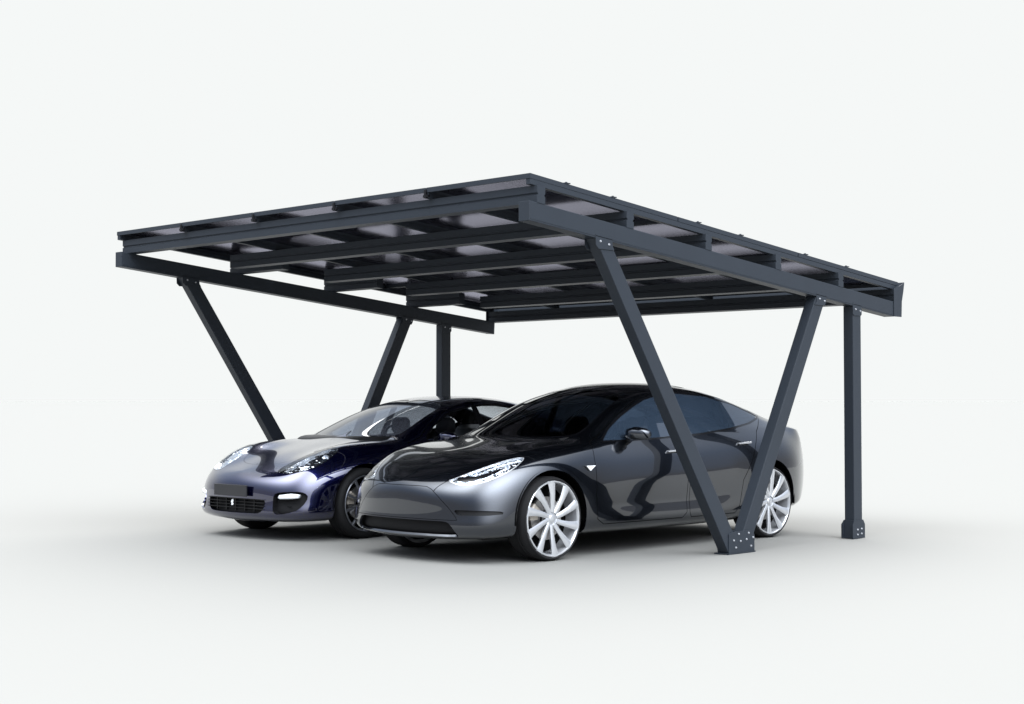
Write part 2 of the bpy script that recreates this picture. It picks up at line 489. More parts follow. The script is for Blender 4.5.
def extract(bm, lay, ids, mirror=False, flip=False):
    """copy the faces with the given region ids into a new bmesh (material index = position in ids)"""
    nb = bmesh.new(); vm = {}
    def V(v, s):
        k = (v.index, s) if not (s < 0 and v.co.x < 1e-4) else (v.index, 1)
        if k not in vm: vm[k] = nb.verts.new((v.co.x*s, v.co.y, v.co.z))
        return vm[k]
    bm.verts.index_update()
    for f in bm.faces:
        if f[lay] in ids:
            mi = ids.index(f[lay])
            ss = (1, -1) if mirror else ((-1,) if flip else (1,))
            for s in ss:
                vs = [V(v, s) for v in f.verts]
                if s < 0: vs = vs[::-1]
                try:
                    nf = nb.faces.new(vs); nf.material_index = mi; nf.smooth = True
                except ValueError: pass
    return nb

def push(bm, d):
    bm.normal_update()
    mv = [(v, v.normal.copy()) for v in bm.verts]
    for v, nn in mv: v.co -= nn*d

def thicken_edge(bm, d, back=None):
    """fold the open rim inwards by d so that panel edges and openings have depth"""
    bm.normal_update()
    es = [e for e in bm.edges if len(e.link_faces) == 1]
    nrm = {v: v.normal.copy() for e in es for v in e.verts}
    r = bmesh.ops.extrude_edge_only(bm, edges=es)
    nv = [g_ for g_ in r['geom'] if isinstance(g_, bmesh.types.BMVert)]
    # match by position
    pos = {}
    for v in nrm: pos[tuple(round(c, 6) for c in v.co)] = nrm[v]
    for v in nv:
        nn = pos.get(tuple(round(c, 6) for c in v.co), Vector((0, 0, 1)))
        v.co -= nn*d
    return bm

def recess(bm, vec, d):
    """sink the whole patch by vec and leave side walls"""
    r = bmesh.ops.extrude_face_region(bm, geom=bm.faces[:])
    vs = [g_ for g_ in r['geom'] if isinstance(g_, bmesh.types.BMVert)]
    for v in vs: v.co += Vector(vec)*d
    # drop the original (outer) skin
    newf = set(g_ for g_ in r['geom'] if isinstance(g_, bmesh.types.BMFace))
    vset = set(vs)
    kill = [f for f in bm.faces if f not in newf and not any(v in vset for v in f.verts)]
    bmesh.ops.delete(bm, geom=kill, context='FACES')
    return bm

def wheel(parent, name, x, y, R, rr, w, side, style, rim_mat, rot=0):
    """a wheel: tyre, rim (spokes), disc, caliper; outer face at x (side=+1 faces +mx)"""
    t = empty(name, (0, 0, 0)); t.parent = parent; t.location = (x, y, R)
    if side < 0: t.rotation_euler = (0, 0, PI)
    # tyre, local +x = outward; outer face at x=0
    bm = bmesh.new()
    rl = rr+.004
    prof = [(-.012, rl), (-.004, rl+.004), (-.0, rl+.012), (-.002, (rl+R)/2), (-.012, R-.016), (-.03, R-.004), (-.055, R), (-.075, R), (-.078, R-.007), (-.083, R-.007), (-.086, R),
            (-w/2-.006, R), (-w/2-.003, R-.007), (-w/2+.003, R-.007), (-w/2+.006, R), (-w+.055, R), (-w+.03, R-.004), (-w+.01, R-.02), (-w, (rl+R)/2), (-w+.004, rl), (-w+.03, rl-.01), (-.03, rl-.01)]
    prof = sorted(prof[:10], key=lambda a: 0) + prof[10:]
    lathe(bm, prof, 72, 'x', closed=True)
    for v in bm.verts:                                        # slight flat where it stands
        if v.co.z < -R+.008: v.co.z = -R+.0005
    link('tyre', bm, M['tyre'], t, 40, recalc=True)
    # rim barrel and lip
    bm = bmesh.new()
    lathe(bm, [(-.003, rr+.004), (.002, rr), (.002, rr-.006), (-.008, rr-.014), (-.02, rr-.018), (-w+.03, rr-.03), (-w+.02, rr), (-w+.03, rr+.002), (-.02, rr+.002)], 72, 'x', closed=True)
    rim = link('rim', bm, rim_mat, t, 35, recalc=True)
    # spokes
    ns = style['n']
    bm = bmesh.new()
    for k in range(ns):
        a = 2*PI*k/ns+rot
        secs = []
        for (r, wd, xo, dp, tw) in style['sec']:
            aa = a+tw
            ca, sa = math.cos(aa), math.sin(aa)
            er = Vector((0, ca, sa)); et = Vector((0, -sa, ca))
            c = er*r
            pts = []
            for (s, xx) in ((-1, xo), (-.4, xo+.006), (.4, xo+.004), (1, xo-.004), (.7, xo-dp), (-.7, xo-dp)):
                pts.append(bm.verts.new(c+et*(s*wd/2)+Vector((xx, 0, 0))))
            secs.append(pts)
        for i in range(len(secs)-1):
            for j in range(6): bm.faces.new((secs[i][j], secs[i][(j+1) % 6], secs[i+1][(j+1) % 6], secs[i+1][j]))
        bm.faces.new(secs[0]); bm.faces.new(secs[-1][::-1])
    link('spokes', bm, rim_mat, t, 40, recalc=True)
    bm = bmesh.new()
    hub = style['hub']; xo = style['hubx']
    rg = lathe(bm, [(xo-.05, hub), (xo-.006, hub), (xo, hub-.008), (xo+.002, hub*.55), (xo+.006, hub*.5), (xo+.008, hub*.45), (xo+.009, .004)], 32, 'x')
    cap(bm, rg[-1])
    link('hub_cap', bm, rim_mat, t, 35, recalc=True)
    bm = bmesh.new()
    rg = lathe(bm, [(-.115, .07), (-.112, .17), (-.085, .172), (-.083, .07)], 48, 'x', closed=True)
    link('brake_disc', bm, M['disc'], t, 30, recalc=True)
    bm = bmesh.new()
    rg = lathe(bm, [(-.128, 0.001), (-.128, rr-.022)], 48, 'x')
    link('dust_shield', bm, M['liner'], t)
    bm = bmesh.new()
    pr = []
    for s in range(9):
        a = PI*.78+s*.09 if side > 0 else PI*.22-s*.09
        pr.append((a,))
    for r0, r1, xa, xb in ((.105, .195, -.125, -.062),):
        lo = []
        for (a,) in pr:
            ca, sa = math.cos(a), math.sin(a)
            lo.append([bm.verts.new((xx, r*ca, r*sa)) for (r, xx) in ((r0, xa), (r1, xa), (r1, xb-.01), (r1-.012, xb), (r0+.01, xb), (r0, xb-.01))])
        for i in range(len(lo)-1):
            for j in range(6): bm.faces.new((lo[i][j], lo[i][(j+1) % 6], lo[i+1][(j+1) % 6], lo[i+1][j]))
        bm.faces.new(lo[0]); bm.faces.new(lo[-1][::-1])
    link('caliper', bm, M['caliper'], t, 35, recalc=True)
    return t

def blob(parent, name, m, secs, seg=20, lv=1, smooth=179):
    """closed lofted form through superellipse sections: (centre, half-u vec, half-v vec, power)"""
    bm = bmesh.new(); R_ = []
    for (c, hu, hv, pw) in secs:
        c, hu, hv = Vector(c), Vector(hu), Vector(hv); ring = []
        for k in range(seg):
            t = 2*PI*k/seg; a, b = math.cos(t), math.sin(t)
            ring.append(bm.verts.new(c+hu*math.copysign(abs(a)**(2/pw), a)+hv*math.copysign(abs(b)**(2/pw), b)))
        R_.append(ring)
    for i in range(len(R_)-1):
        for k in range(seg): bm.faces.new((R_[i][k], R_[i][(k+1) % seg], R_[i+1][(k+1) % seg], R_[i+1][k]))
    bm.faces.new(R_[0]); bm.faces.new(R_[-1][::-1])
    return link(name, bm, m, parent, smooth, recalc=True)

def seat(parent, x, y, z=.30, w=.25, h=1.0):
    s = blob(parent, 'seat', M['seat'], [((x, y-.28, z+.10), (w*.7, 0, 0), (0, 0, .04), 3), ((x, y-.24, z+.10), (w, 0, 0), (0, 0, .08), 3), ((x, y+.15, z+.08), (w, 0, 0), (0, 0, .09), 3), ((x, y+.24, z+.08), (w*.8, 0, 0), (0, 0, .05), 3)])
    b = h-z
    blob(parent, 'backrest', M['seat'], [((x, y+.14, z+.06), (w*.9, 0, 0), (0, .07, 0), 3), ((x, y+.22, z+b*.35), (w, 0, 0), (0, .08, 0), 3), ((x, y+.30, z+b*.62), (w*.9, 0, 0), (0, .065, 0), 3), ((x, y+.33, z+b*.76), (w*.6, 0, 0), (0, .05, 0), 3), ((x, y+.34, z+b*.80), (w*.3, 0, 0), (0, .03, 0), 2)])
    blob(parent, 'headrest', M['seat'], [((x, y+.335, z+b*.80), (.10, 0, 0), (0, .035, 0), 3), ((x, y+.335, z+b*.84), (.135, 0, 0), (0, .055, 0), 3), ((x, y+.335, z+b*.96), (.125, 0, 0), (0, .055, 0), 3), ((x, y+.335, z+b*1.0), (.09, 0, 0), (0, .03, 0), 3)])

def make_car(S):
    root = empty(S['name'], (S['X'], S['Y'], 0), -S['a'])
    root.scale = (S['k'],)*3
    tag(root, S['label'], 'car')
    bm = build_shell(S['rows'], S.get('levels', 3), S.get('crease'))
    lay = bm.faces.layers.int.new('reg')
    up = lambda f: f.normal.z > .02 and f.calc_center_median().z > .50
    sidef = lambda f: f.calc_center_median().x > .35 and f.normal.x > .25
    front = lambda f: f.calc_center_median().y < -.1 and f.normal.y < .1
    rear = lambda f: f.calc_center_median().y > 3.0 and f.normal.y > -.1
    anyf = lambda f: f.calc_center_median().x > .45
    F = {'up': up, 'side': sidef, 'front': front, 'rear': rear, 'any': anyf}
    # wheel arches
    for (y0, r) in S['arches']:
        N = 40
        circ = [(y0+r*math.cos(2*PI*k/N), S['ar_z']+r*math.sin(2*PI*k/N)) for k in range(N)]
        low = [(y0-r, S['ar_z']), (y0+r, S['ar_z']), (y0+r*1.02, .05), (y0-r*1.02, .05)]
        arch = circ[:N//2+1]+[(y0-r*1.0, .02), (y0+r*1.0, .02)]
        cut(bm, arch, 'side', anyf)
        kill = []
        for f in bm.faces:
            c = f.calc_center_median()
            if c.x > .45 and inside((c.y, c.z), arch): kill.append(f)
        bmesh.ops.delete(bm, geom=kill, context='FACES')
    ids = {}
    nid = [1]
    for (name, poly, proj, fl, seam, order) in S['regions']:
        ids[name] = nid[0]; sid = nid[0]+1; nid[0] += 2
        f_ = F[fl]
        if seam > 0:
            inn = inset(poly, seam)
            cut(bm, poly, proj, f_); cut(bm, inn, proj, f_)
            only = None if order is None else [0]+[ids[o_] for o_ in order]+[ids[o_]+1 for o_ in order]
            mark(bm, lay, poly, proj, f_, sid, only); mark(bm, lay, inn, proj, f_, ids[name], only=[sid])
        else:
            cut(bm, poly, proj, f_)
            only = None if order is None else [0]+[ids[o_] for o_ in order]+[ids[o_]+1 for o_ in order]
            mark(bm, lay, poly, proj, f_, ids[name], only)
            ids[name+'_'] = sid
    P = S['paint']
    seams = {}
    # body
    body_ids = [0]; body_m = [P]
    for (name, poly, proj, fl, seam, order) in S['regions']:
        if seam > 0:
            body_ids.append(ids[name]+1); body_m.append(S['trim'].get(name, M['seam']))
    bb = extract(bm, lay, body_ids, mirror=True)
    thicken_edge(bb, .018)
    body = link('body', bb, body_m, root, 42)
    for (name, how) in S['emit']:
        kind, m, nm, lab = how[0], how[1], how[2], (how[3] if len(how) > 3 else None)
        rid = ids[name]
        sides = ((True, False),) if kind.startswith('c') else ((False, False), (False, True))
        for (mir, flip) in sides:
            e = extract(bm, lay, [rid], mirror=mir, flip=flip)
            if not e.faces: 
                print('EMPTY REGION', name); e.free(); continue
            sx = -1 if flip else 1
            par = root
            if 'panel' in kind:
                thicken_edge(e, .012); o = link(nm, e, m, par, 42)
            elif 'glass' in kind:
                push(e, .003); o = link(nm, e, m, par, 179)
            elif 'lamp' in kind:
                lens = extract(bm, lay, [rid], mirror=mir, flip=flip)
                push(lens, .001)
                e2 = e
                recess(e2, (-.35*sx, .8, -.1), .05)
                o = link(nm, e2, m, par, 30)
                link('lens', lens, M['glass_lens'] if 'red' not in kind else M['red'], o, 179)
                if lab is None and S.get('lampfill') and nm == 'headlight': S['lampfill'](o, sx)
            elif 'recess' in kind:
                dv = how[4] if len(how) > 4 else (0, 1, 0)
                recess(e, (dv[0]*sx, dv[1], dv[2]), how[3] if len(how) > 3 and isinstance(how[3], float) else .05)
                o = link(nm, e, m, par, 30); lab = None
                if len(how) > 5 and how[5]: how[5](o, sx)
            if lab: o['label'] = lab
    bm.free()
    # wheel wells
    for (y0, r) in S['arches']:
        for s in (1, -1):
            w = bmesh.new()
            N = 32; rings_ = []
            for (xx, rr) in ((S['half']-.035, r+.012), (S['half']-.15, r+.03), (.42, r+.03)):
                rings_.append([w.verts.new((xx*s, y0+rr*math.cos(t), S['ar_z']+rr*math.sin(t))) for t in [(-.03+1.06*k/N)*PI for k in range(N+1)]])
            for i in range(2):
                for k in range(N): w.faces.new((rings_[i][k], rings_[i][k+1], rings_[i+1][k+1], rings_[i+1][k]))
            w.faces.new(rings_[2])
            link('wheel_well', w, M['liner'], root, 40, recalc=True)
    w = S['wheel']
    for (y0, _) in S['arches']:
        wheel(root, 'wheel', S['half_track'], y0, S['R'], S['rr'], w['w'], 1, w, w['mat'], rot=.25 if y0 < 1 else .1)
        wheel(root, 'wheel', -S['half_track'], y0, S['R'], S['rr'], w['w'], -1, w, w['mat'], rot=.4)
    # undertray
    u = bmesh.new(); add_box(u, -.62, .62, -.5, 3.3, S['clear']+.03, S['clear']+.06)
    link('undertray', u, M['black'], root, recalc=True)
    return root

# ---- shared extras
def mirrors(root, S, x, y, z, sc=1.0, cap_mat=None):
    for s in (1, -1):
        X = lambda a: a*s
        o = blob(root, 'door_mirror', cap_mat or S['paint'], [
            ((X(x+.01), y-.005, z+.005), (X(.004), .03*sc, 0), (0, 0, .03*sc), 2.4),
            ((X(x+.05), y-.02, z+.012), (X(.004), .065*sc, 0), (0, 0, .062*sc), 2.6),
            ((X(x+.12), y-.01, z+.018), (X(.004), .072*sc, 0), (0, 0, .072*sc), 2.6),
            ((X(x+.19), y+.01, z+.014), (X(.004), .058*sc, 0), (0, 0, .058*sc), 2.6),
            ((X(x+.225), y+.03, z+.010), (X(.004), .026*sc, 0), (0, 0, .03*sc), 2.2)])
        b = bmesh.new()
        hexa(b, [(X(x-.05), y-.03, z-.085), (X(x-.05), y+.05, z-.085), (X(x+.01), y+.045, z-.06), (X(x+.01), y-.02, z-.06),
                 (X(x-.05), y-.02, z-.05), (X(x-.05), y+.04, z-.05), (X(x+.09), y+.03, z-.03), (X(x+.09), y-.02, z-.03)])
        bmesh.ops.recalc_face_normals(b, faces=b.faces); bevel(b, .006)
        link('mirror_arm', b, M['gloss_black'], o)
        b = bmesh.new()
        rg = lathe(b, [(0, .05*sc), (.002, .05*sc)], 24, 'y', c=(X(x+.125), y+.065*sc, z+.016)); cap(b, rg[0]); cap(b, rg[1])
        link('mirror_glass', b, M['chrome'], o)

def interior(root, S, dz=0., seats=True):
    h = S['seat_h']
    for s in (1, -1):
        seat(root, .36*s, 1.30, .28, .24, h)
    b = bmesh.new()
    blob(root, 'rear_bench', M['seat'], [((0, 2.0, .36), (.6, 0, 0), (0, 0, .08), 4), ((0, 2.45, .36), (.6, 0, 0), (0, 0, .10), 4), ((0, 2.55, .8), (.58, 0, 0), (0, .06, .08), 4), ((0, 2.66, h-.12), (.5, 0, 0), (0, .05, .03), 4)])
    b.free()
    zc = S['dash_z']
    blob(root, 'dashboard', M['seat'], [((-.66, .62, zc-.1), (0, .16, 0), (0, 0, .09), 3), ((-.62, .60, zc-.08), (0, .26, 0), (0, 0, .12), 3), ((.62, .60, zc-.08), (0, .26, 0), (0, 0, .12), 3), ((.66, .62, zc-.1), (0, .16, 0), (0, 0, .09), 3)])
    # steering wheel
    b = bmesh.new()
    N, Mn = 36, 8; Rw, rw = .175, .014
    cx_, cy_, cz_ = .36, .93, zc-.02; ca, sa = math.cos(math.radians(25)), math.sin(math.radians(25))
    rr_ = []
    for i in range(N):
        t = 2*PI*i/N; ring = []
        for j in range(Mn):
            p = 2*PI*j/Mn; r = Rw+rw*math.cos(p); yy = rw*math.sin(p)
            lx, lz = r*math.cos(t), r*math.sin(t)
            ring.append(b.verts.new((cx_+lx, cy_+yy*ca-lz*-sa*-1, cz_+lz*ca+yy*sa)))
        rr_.append(ring)
    for i in range(N):
        for j in range(Mn): b.faces.new((rr_[i][j], rr_[(i+1) % N][j], rr_[(i+1) % N][(j+1) % Mn], rr_[i][(j+1) % Mn]))
    add_box(b, cx_-.165, cx_+.165, cy_-.01, cy_+.01, cz_-.02, cz_+.02)
    add_box(b, cx_-.03, cx_+.03, cy_-.2, cy_-.005, cz_-.04, cz_+.02)
    link('steering_wheel', b, M['seat'], root, 60, recalc=True)

# ================================================================== GREY SALOON
def rows_grey():
    R_ = []
    def row(*p): R_.append([tuple(map(float, q_)) for q_ in p])
    # R0 centreline of the nose
    row((-.775, 0, .655), (-.805, 0, .635), (-.828, 0, .61), (-.842, 0, .575), (-.848, 0, .53), (-.850, 0, .47), (-.850, 0, .41), (-.853, 0, .35), (-.858, 0, .29), (-.850, 0, .235), (-.80, 0, .19), (-.74, 0, .175), (-.70, 0, .17))
    row((-.70, 0, .69), (-.745, .17, .665), (-.785, .27, .625), (-.812, .32, .58), (-.826, .335, .53), (-.832, .335, .47), (-.832, .335, .41), (-.835, .335, .35), (-.842, .335, .29), (-.833, .33, .235), (-.78, .31, .19), (-.66, .17, .175), (-.62, 0, .17))
    row((-.60, 0, .735), (-.645, .28, .71), (-.69, .47, .665), (-.725, .565, .60), (-.748, .60, .54), (-.755, .61, .475), (-.757, .615, .41), (-.762, .62, .35), (-.770, .625, .29), (-.758, .615, .235), (-.70, .59, .19), (-.58, .32, .175), (-.52, 0, .17))
    row((-.47, 0, .785), (-.51, .31, .768), (-.555, .53, .745), (-.60, .655, .685), (-.635, .72, .61), (-.655, .755, .52), (-.66, .765, .43), (-.665, .775, .36), (-.672, .785, .295), (-.66, .78, .24), (-.61, .74, .19), (-.45, .40, .175), (-.38, 0, .17))
    row((-.31, 0, .832), (-.33, .33, .822), (-.36, .57, .815), (-.40, .69, .795), (-.435, .77, .735), (-.455, .825, .64), (-.465, .85, .53), (-.47, .86, .43), (-.475, .865, .33), (-.47, .86, .25), (-.44, .82, .19), (-.25, .45, .175), (-.2, 0, .17))
    row((-.15, 0, .868), (-.16, .33, .86), (-.18, .58, .862), (-.20, .71, .858), (-.22, .80, .815), (-.23, .865, .735), (-.235, .895, .62), (-.24, .90, .50), (-.24, .90, .36), (-.24, .89, .26), (-.22, .85, .19), (-.1, .45, .175), (-.1, 0, .17))
    row((0, 0, .897), (0, .33, .889), (0, .58, .890), (0, .73, .892), (0, .82, .857), (0, .885, .79), (0, .915, .68), (0, .92, .55), (0, .915, .38), (0, .90, .27), (0, .86, .19), (0, .45, .175), (0, 0, .17))
    row((.14, 0, .924), (.15, .33, .918), (.18, .58, .915), (.22, .745, .915), (.23, .825, .885), (.235, .885, .82), (.24, .915, .70), (.24, .92, .55), (.24, .91, .38), (.24, .90, .27), (.24, .86, .185), (.24, .45, .165), (.2, 0, .165))
    # cowl
    row((.27, 0, .950), (.30, .33, .946), (.38, .58, .938), (.47, .735, .935), (.47, .815, .915), (.47, .865, .86), (.47, .905, .74), (.47, .92, .57), (.47, .91, .40), (.47, .90, .27), (.47, .865, .175), (.47, .45, .16), (.45, 0, .16))
    row((.38, 0, .995), (.41, .32, .990), (.50, .56, .985), (.62, .705, .995), (.64, .775, .955), (.65, .835, .90), (.65, .895, .77), (.65, .92, .59), (.65, .905, .41), (.65, .905, .28), (.65, .87, .175), (.65, .45, .155), (.65, 0, .155))
    row((.63, 0, 1.125), (.66, .31, 1.117), (.75, .53, 1.105), (.86, .668, 1.120), (.87, .745, 1.02), (.88, .825, .915), (.88, .895, .79), (.88, .925, .61), (.88, .908, .40), (.88, .922, .28), (.88, .875, .17), (.88, .45, .15), (.88, 0, .15))
    row((.95, 0, 1.265), (.97, .29, 1.257), (1.04, .49, 1.240), (1.13, .632, 1.248), (1.14, .73, 1.09), (1.15, .822, .928), (1.15, .895, .80), (1.15, .93, .62), (1.15, .908, .40), (1.15, .927, .28), (1.15, .88, .17), (1.15, .45, .15), (1.15, 0, .15))
    row((1.28, 0, 1.375), (1.30, .27, 1.367), (1.36, .46, 1.345), (1.44, .605, 1.335), (1.45, .715, 1.14), (1.46, .82, .94), (1.46, .893, .815), (1.46, .93, .63), (1.46, .908, .40), (1.46, .928, .28), (1.46, .88, .17), (1.46, .45, .15), (1.46, 0, .15))
    row((1.62, 0, 1.435), (1.63, .27, 1.428), (1.67, .46, 1.408), (1.75, .597, 1.370), (1.78, .712, 1.155), (1.80, .82, .952), (1.80, .892, .83), (1.80, .93, .64), (1.80, .908, .40), (1.80, .928, .28), (1.80, .88, .17), (1.80, .45, .15), (1.80, 0, .15))
    row((1.98, 0, 1.440), (1.99, .27, 1.432), (2.02, .46, 1.41), (2.06, .597, 1.365), (2.10, .712, 1.155), (2.12, .82, .968), (2.13, .890, .845), (2.13, .93, .65), (2.13, .905, .43), (2.13, .927, .28), (2.13, .88, .17), (2.13, .45, .15), (2.13, 0, .15))
    row((2.30, 0, 1.405), (2.31, .27, 1.397), (2.34, .46, 1.375), (2.37, .605, 1.325), (2.40, .715, 1.15), (2.42, .82, .990), (2.43, .890, .865), (2.43, .93, .68), (2.43, .915, .46), (2.43, .915, .29), (2.43, .88, .175), (2.43, .45, .155), (2.43, 0, .155))
    row((2.58, 0, 1.345), (2.59, .27, 1.336), (2.61, .46, 1.315), (2.63, .615, 1.265), (2.65, .715, 1.14), (2.65, .81, 1.012), (2.65, .890, .885), (2.65, .932, .70), (2.65, .93, .50), (2.65, .92, .30), (2.65, .88, .18), (2.65, .45, .16), (2.65, 0, .16))
    row((2.86, 0, 1.265), (2.865, .27, 1.256), (2.88, .46, 1.235), (2.89, .63, 1.19), (2.89, .71, 1.115), (2.885, .795, 1.020), (2.88, .885, .895), (2.875, .932, .72), (2.875, .93, .52), (2.875, .92, .32), (2.875, .88, .20), (2.875, .45, .18), (2.875, 0, .18))
    row((3.12, 0, 1.175), (3.125, .27, 1.167), (3.13, .46, 1.15), (3.13, .64, 1.115), (3.13, .71, 1.065), (3.12, .78, 1.005), (3.11, .868, .895), (3.10, .92, .72), (3.10, .92, .52), (3.10, .91, .33), (3.10, .87, .22), (3.10, .45, .20), (3.10, 0, .20))
    row((3.36, 0, 1.092), (3.365, .27, 1.087), (3.365, .46, 1.075), (3.36, .645, 1.055), (3.36, .71, 1.02), (3.36, .765, .97), (3.36, .84, .87), (3.36, .895, .71), (3.36, .895, .52), (3.36, .885, .34), (3.36, .85, .235), (3.36, .45, .22), (3.36, 0, .22))
    row((3.55, 0, 1.040), (3.55, .28, 1.036), (3.55, .46, 1.03), (3.545, .64, 1.022), (3.56, .735, .995), (3.58, .765, .94), (3.60, .78, .83), (3.60, .80, .68), (3.60, .80, .53), (3.58, .795, .36), (3.56, .78, .26), (3.5, .43, .24), (3.5, 0, .24))
    row((3.70, 0, 1.035), (3.70, .27, 1.03), (3.70, .45, 1.025), (3.69, .60, 1.012), (3.715, .665, .975), (3.735, .675, .90), (3.76, .665, .80), (3.79, .67, .65), (3.79, .67, .50), (3.76, .665, .36), (3.68, .65, .27), (3.6, .35, .25), (3.6, 0, .25))
    row((3.785, 0, 1.045), (3.785, .17, 1.042), (3.782, .27, 1.03), (3.78, .32, .995), (3.795, .34, .945), (3.805, .355, .88), (3.83, .375, .78), (3.88, .385, .61), (3.88, .385, .48), (3.82, .38, .35), (3.72, .36, .27), (3.65, .2, .25), (3.65, 0, .25))
    row((3.805, 0, 1.045), (3.808, 0, 1.04), (3.808, 0, 1.025), (3.806, 0, .99), (3.812, 0, .945), (3.822, 0, .88), (3.845, 0, .78), (3.90, 0, .61), (3.90, 0, .48), (3.84, 0, .35), (3.73, 0, .27), (3.69, 0, .25), (3.67, 0, .25))
    return R_

# region polygons: (name, polygon, projection, filter, seam width, allowed previous regions)
win_g = [(.685, .925), (1.05, .925), (1.41, .937), (1.97, .962), (2.42, 1.003), (2.76, 1.050), (2.97, 1.095), (3.02, 1.122), (2.95, 1.160), (2.68, 1.248), (2.27, 1.322), (1.86, 1.347), (1.62, 1.328), (1.41, 1.288), (1.24, 1.228), (1.05, 1.150), (.85, 1.050), (.70, .955)]
ws_g = [(-.05, .295), (.30, .325), (.50, .405), (.655, .535), (.640, .70), (.600, .93), (.560, 1.13), (.53, 1.27), (.30, 1.325), (-.05, 1.335)]
rg_g = [(-.05, 2.18), (.30, 2.20), (.50, 2.25), (.545, 2.45), (.575, 2.8), (.57, 3.15), (.50, 3.33), (-.05, 3.36)]
roof_g = [(-.05, 1.40), (.30, 1.39), (.51, 1.34), (.535, 1.6), (.54, 2.0), (.50, 2.165), (.3, 2.12), (-.05, 2.10)]
hood_g = [(-.25, -.86), (.22, -.85), (.37, -.80), (.46, -.700), (.55, -.585), (.63, -.45), (.685, -.30), (.71, .0), (.735, .25), (.71, .43), (.60, .43), (.45, .34), (.25, .275), (-.25, .26)]
head_g = [(.440, -.712), (.52, -.712), (.60, -.690), (.675, -.639), (.738, -.563), (.777, -.469), (.800, -.375), (.805, -.289), (.785, -.195), (.755, -.23), (.73, -.300), (.678, -.405), (.615, -.507), (.543, -.611), (.48, -.68)]
grille_g = [(-.3, .335), (.40, .335), (.50, .335), (.545, .315), (.60, .23), (.57, .215), (.3, .213), (-.3, .213)]
slot_g = [(.56, .425), (.66, .425), (.80, .420), (.845, .412), (.84, .385), (.66, .383), (.60, .385)]
def door1(): return [(.53, .925), (.50, .80), (.49, .50), (.52, .30), (.60, .255), (1.60, .255), (1.66, .30), (1.68, .80), (1.68, 1.352), (1.60, 1.345), (1.3, 1.275), (1.02, 1.155), (.80, 1.04), (.66, .97), (.56, .94)]
def door2(): return [(1.695, .30), (1.72, .255), (2.36, .255), (2.42, .32), (2.47, .55), (2.62, .74), (2.70, .86), (2.80, .98), (3.05, 1.13), (2.70, 1.26), (2.48, 1.30), (2.2, 1.345), (1.9, 1.362), (1.72, 1.36), (1.695, 1.30)]

def fill_grey(o, sx):
    for (x, y, z, r) in ((.62, -.56, .655, .030), (.68, -.46, .695, .032), (.735, -.36, .745, .028)):
        b = bmesh.new()
        rg = lathe(b, [(0, r), (.03, r*.6), (.035, .002)], 18, 'y', c=(x*sx, y, z))
        cap(b, rg[-1])
        link('projector', b, M['white_lens'], o, 40, recalc=True)
def slats_grey(o, sx):
    b = bmesh.new()
    for z in (.262, .288, .314): add_box(b, -.56, .56, -.80, -.785, z, z+.004)
    link('grille_slats', b, M['black'], o)

W_G = dict(n=10, w=.235, mat=M['silver'], hub=.062, hubx=-.022,
           sec=[(.05, .040, -.018, .03, 0), (.11, .042, -.012, .028, .03), (.19, .050, -.006, .022, .08), (.26, .068, -.004, .018, .12), (.300, .084, -.004, .014, .14)])
S1 = dict(name='saloon_car', X=-1.6204, Y=1.0658, a=.0253, k=1.0, label='dark grey metallic saloon car with bright silver wheels parked nearest the camera',
          rows=rows_grey(), paint=M['paint_grey'], arches=[(0, .385), (2.915, .388)], ar_z=.335, half=.92, half_track=.905, R=.334, rr=.296, clear=.15, seat_h=1.12, dash_z=.93,
          wheel=W_G, crease=[(4, 9, 3, .45), (9, 17, 3, .4), (9, 19, 5, .5), (8, 15, 8, .8), (8, 15, 7, .5), (18, 23, 0, .2), (17, 24, 3, .6), (17, 23, 4, .5)], trim={}, lampfill=fill_grey)
S1['regions'] = [
    ('front_door', door1(), 'side', 'side', .006, None),
    ('rear_door', door2(), 'side', 'side', .006, ['front_door']),
    ('side_window', win_g, 'side', 'side', .016, None),
    ('pillar', [(1.64, .8), (1.735, .8), (1.715, 1.4), (1.64, 1.4)], 'side', 'side', 0, ['side_window']),
    ('windshield', chaikin(ws_g, 2), 'top', 'up', .014, None),
    ('rear_window', chaikin(rg_g, 2), 'top', 'up', .014, None),
    ('roof_glass', roof_g, 'top', 'up', .008, None),
    ('headlight', chaikin(head_g, 2), 'top', 'up', .005, None),
    ('lamp_bezel', [(.505, -.690), (.59, -.668), (.655, -.622), (.710, -.552), (.748, -.465), (.765, -.40), (.735, -.445), (.695, -.525), (.640, -.590), (.575, -.630), (.51, -.652)], 'top', 'up', 0, ['headlight']),
    ('hood', hood_g, 'top', 'up', .005, ['windshield']),
    ('front_panel', [(-.4, .602), (.20, .602), (.29, .598), (.345, .580), (.42, .530), (.52, .445), (.585, .375), (.60, .345), (.55, .3435), (-.4, .3435)], 'front', 'front', .004, None),
    ('grille', chaikin(grille_g, 1), 'front', 'front', 0, None),
    ('bumper_slot', chaikin(slot_g, 1), 'front', 'front', 0, None),
    ('tail_lamp', [(.30, .86), (.55, .89), (.66, .92), (.67, .86), (.60, .80), (.30, .79)], 'front', 'rear', .004, None),
]
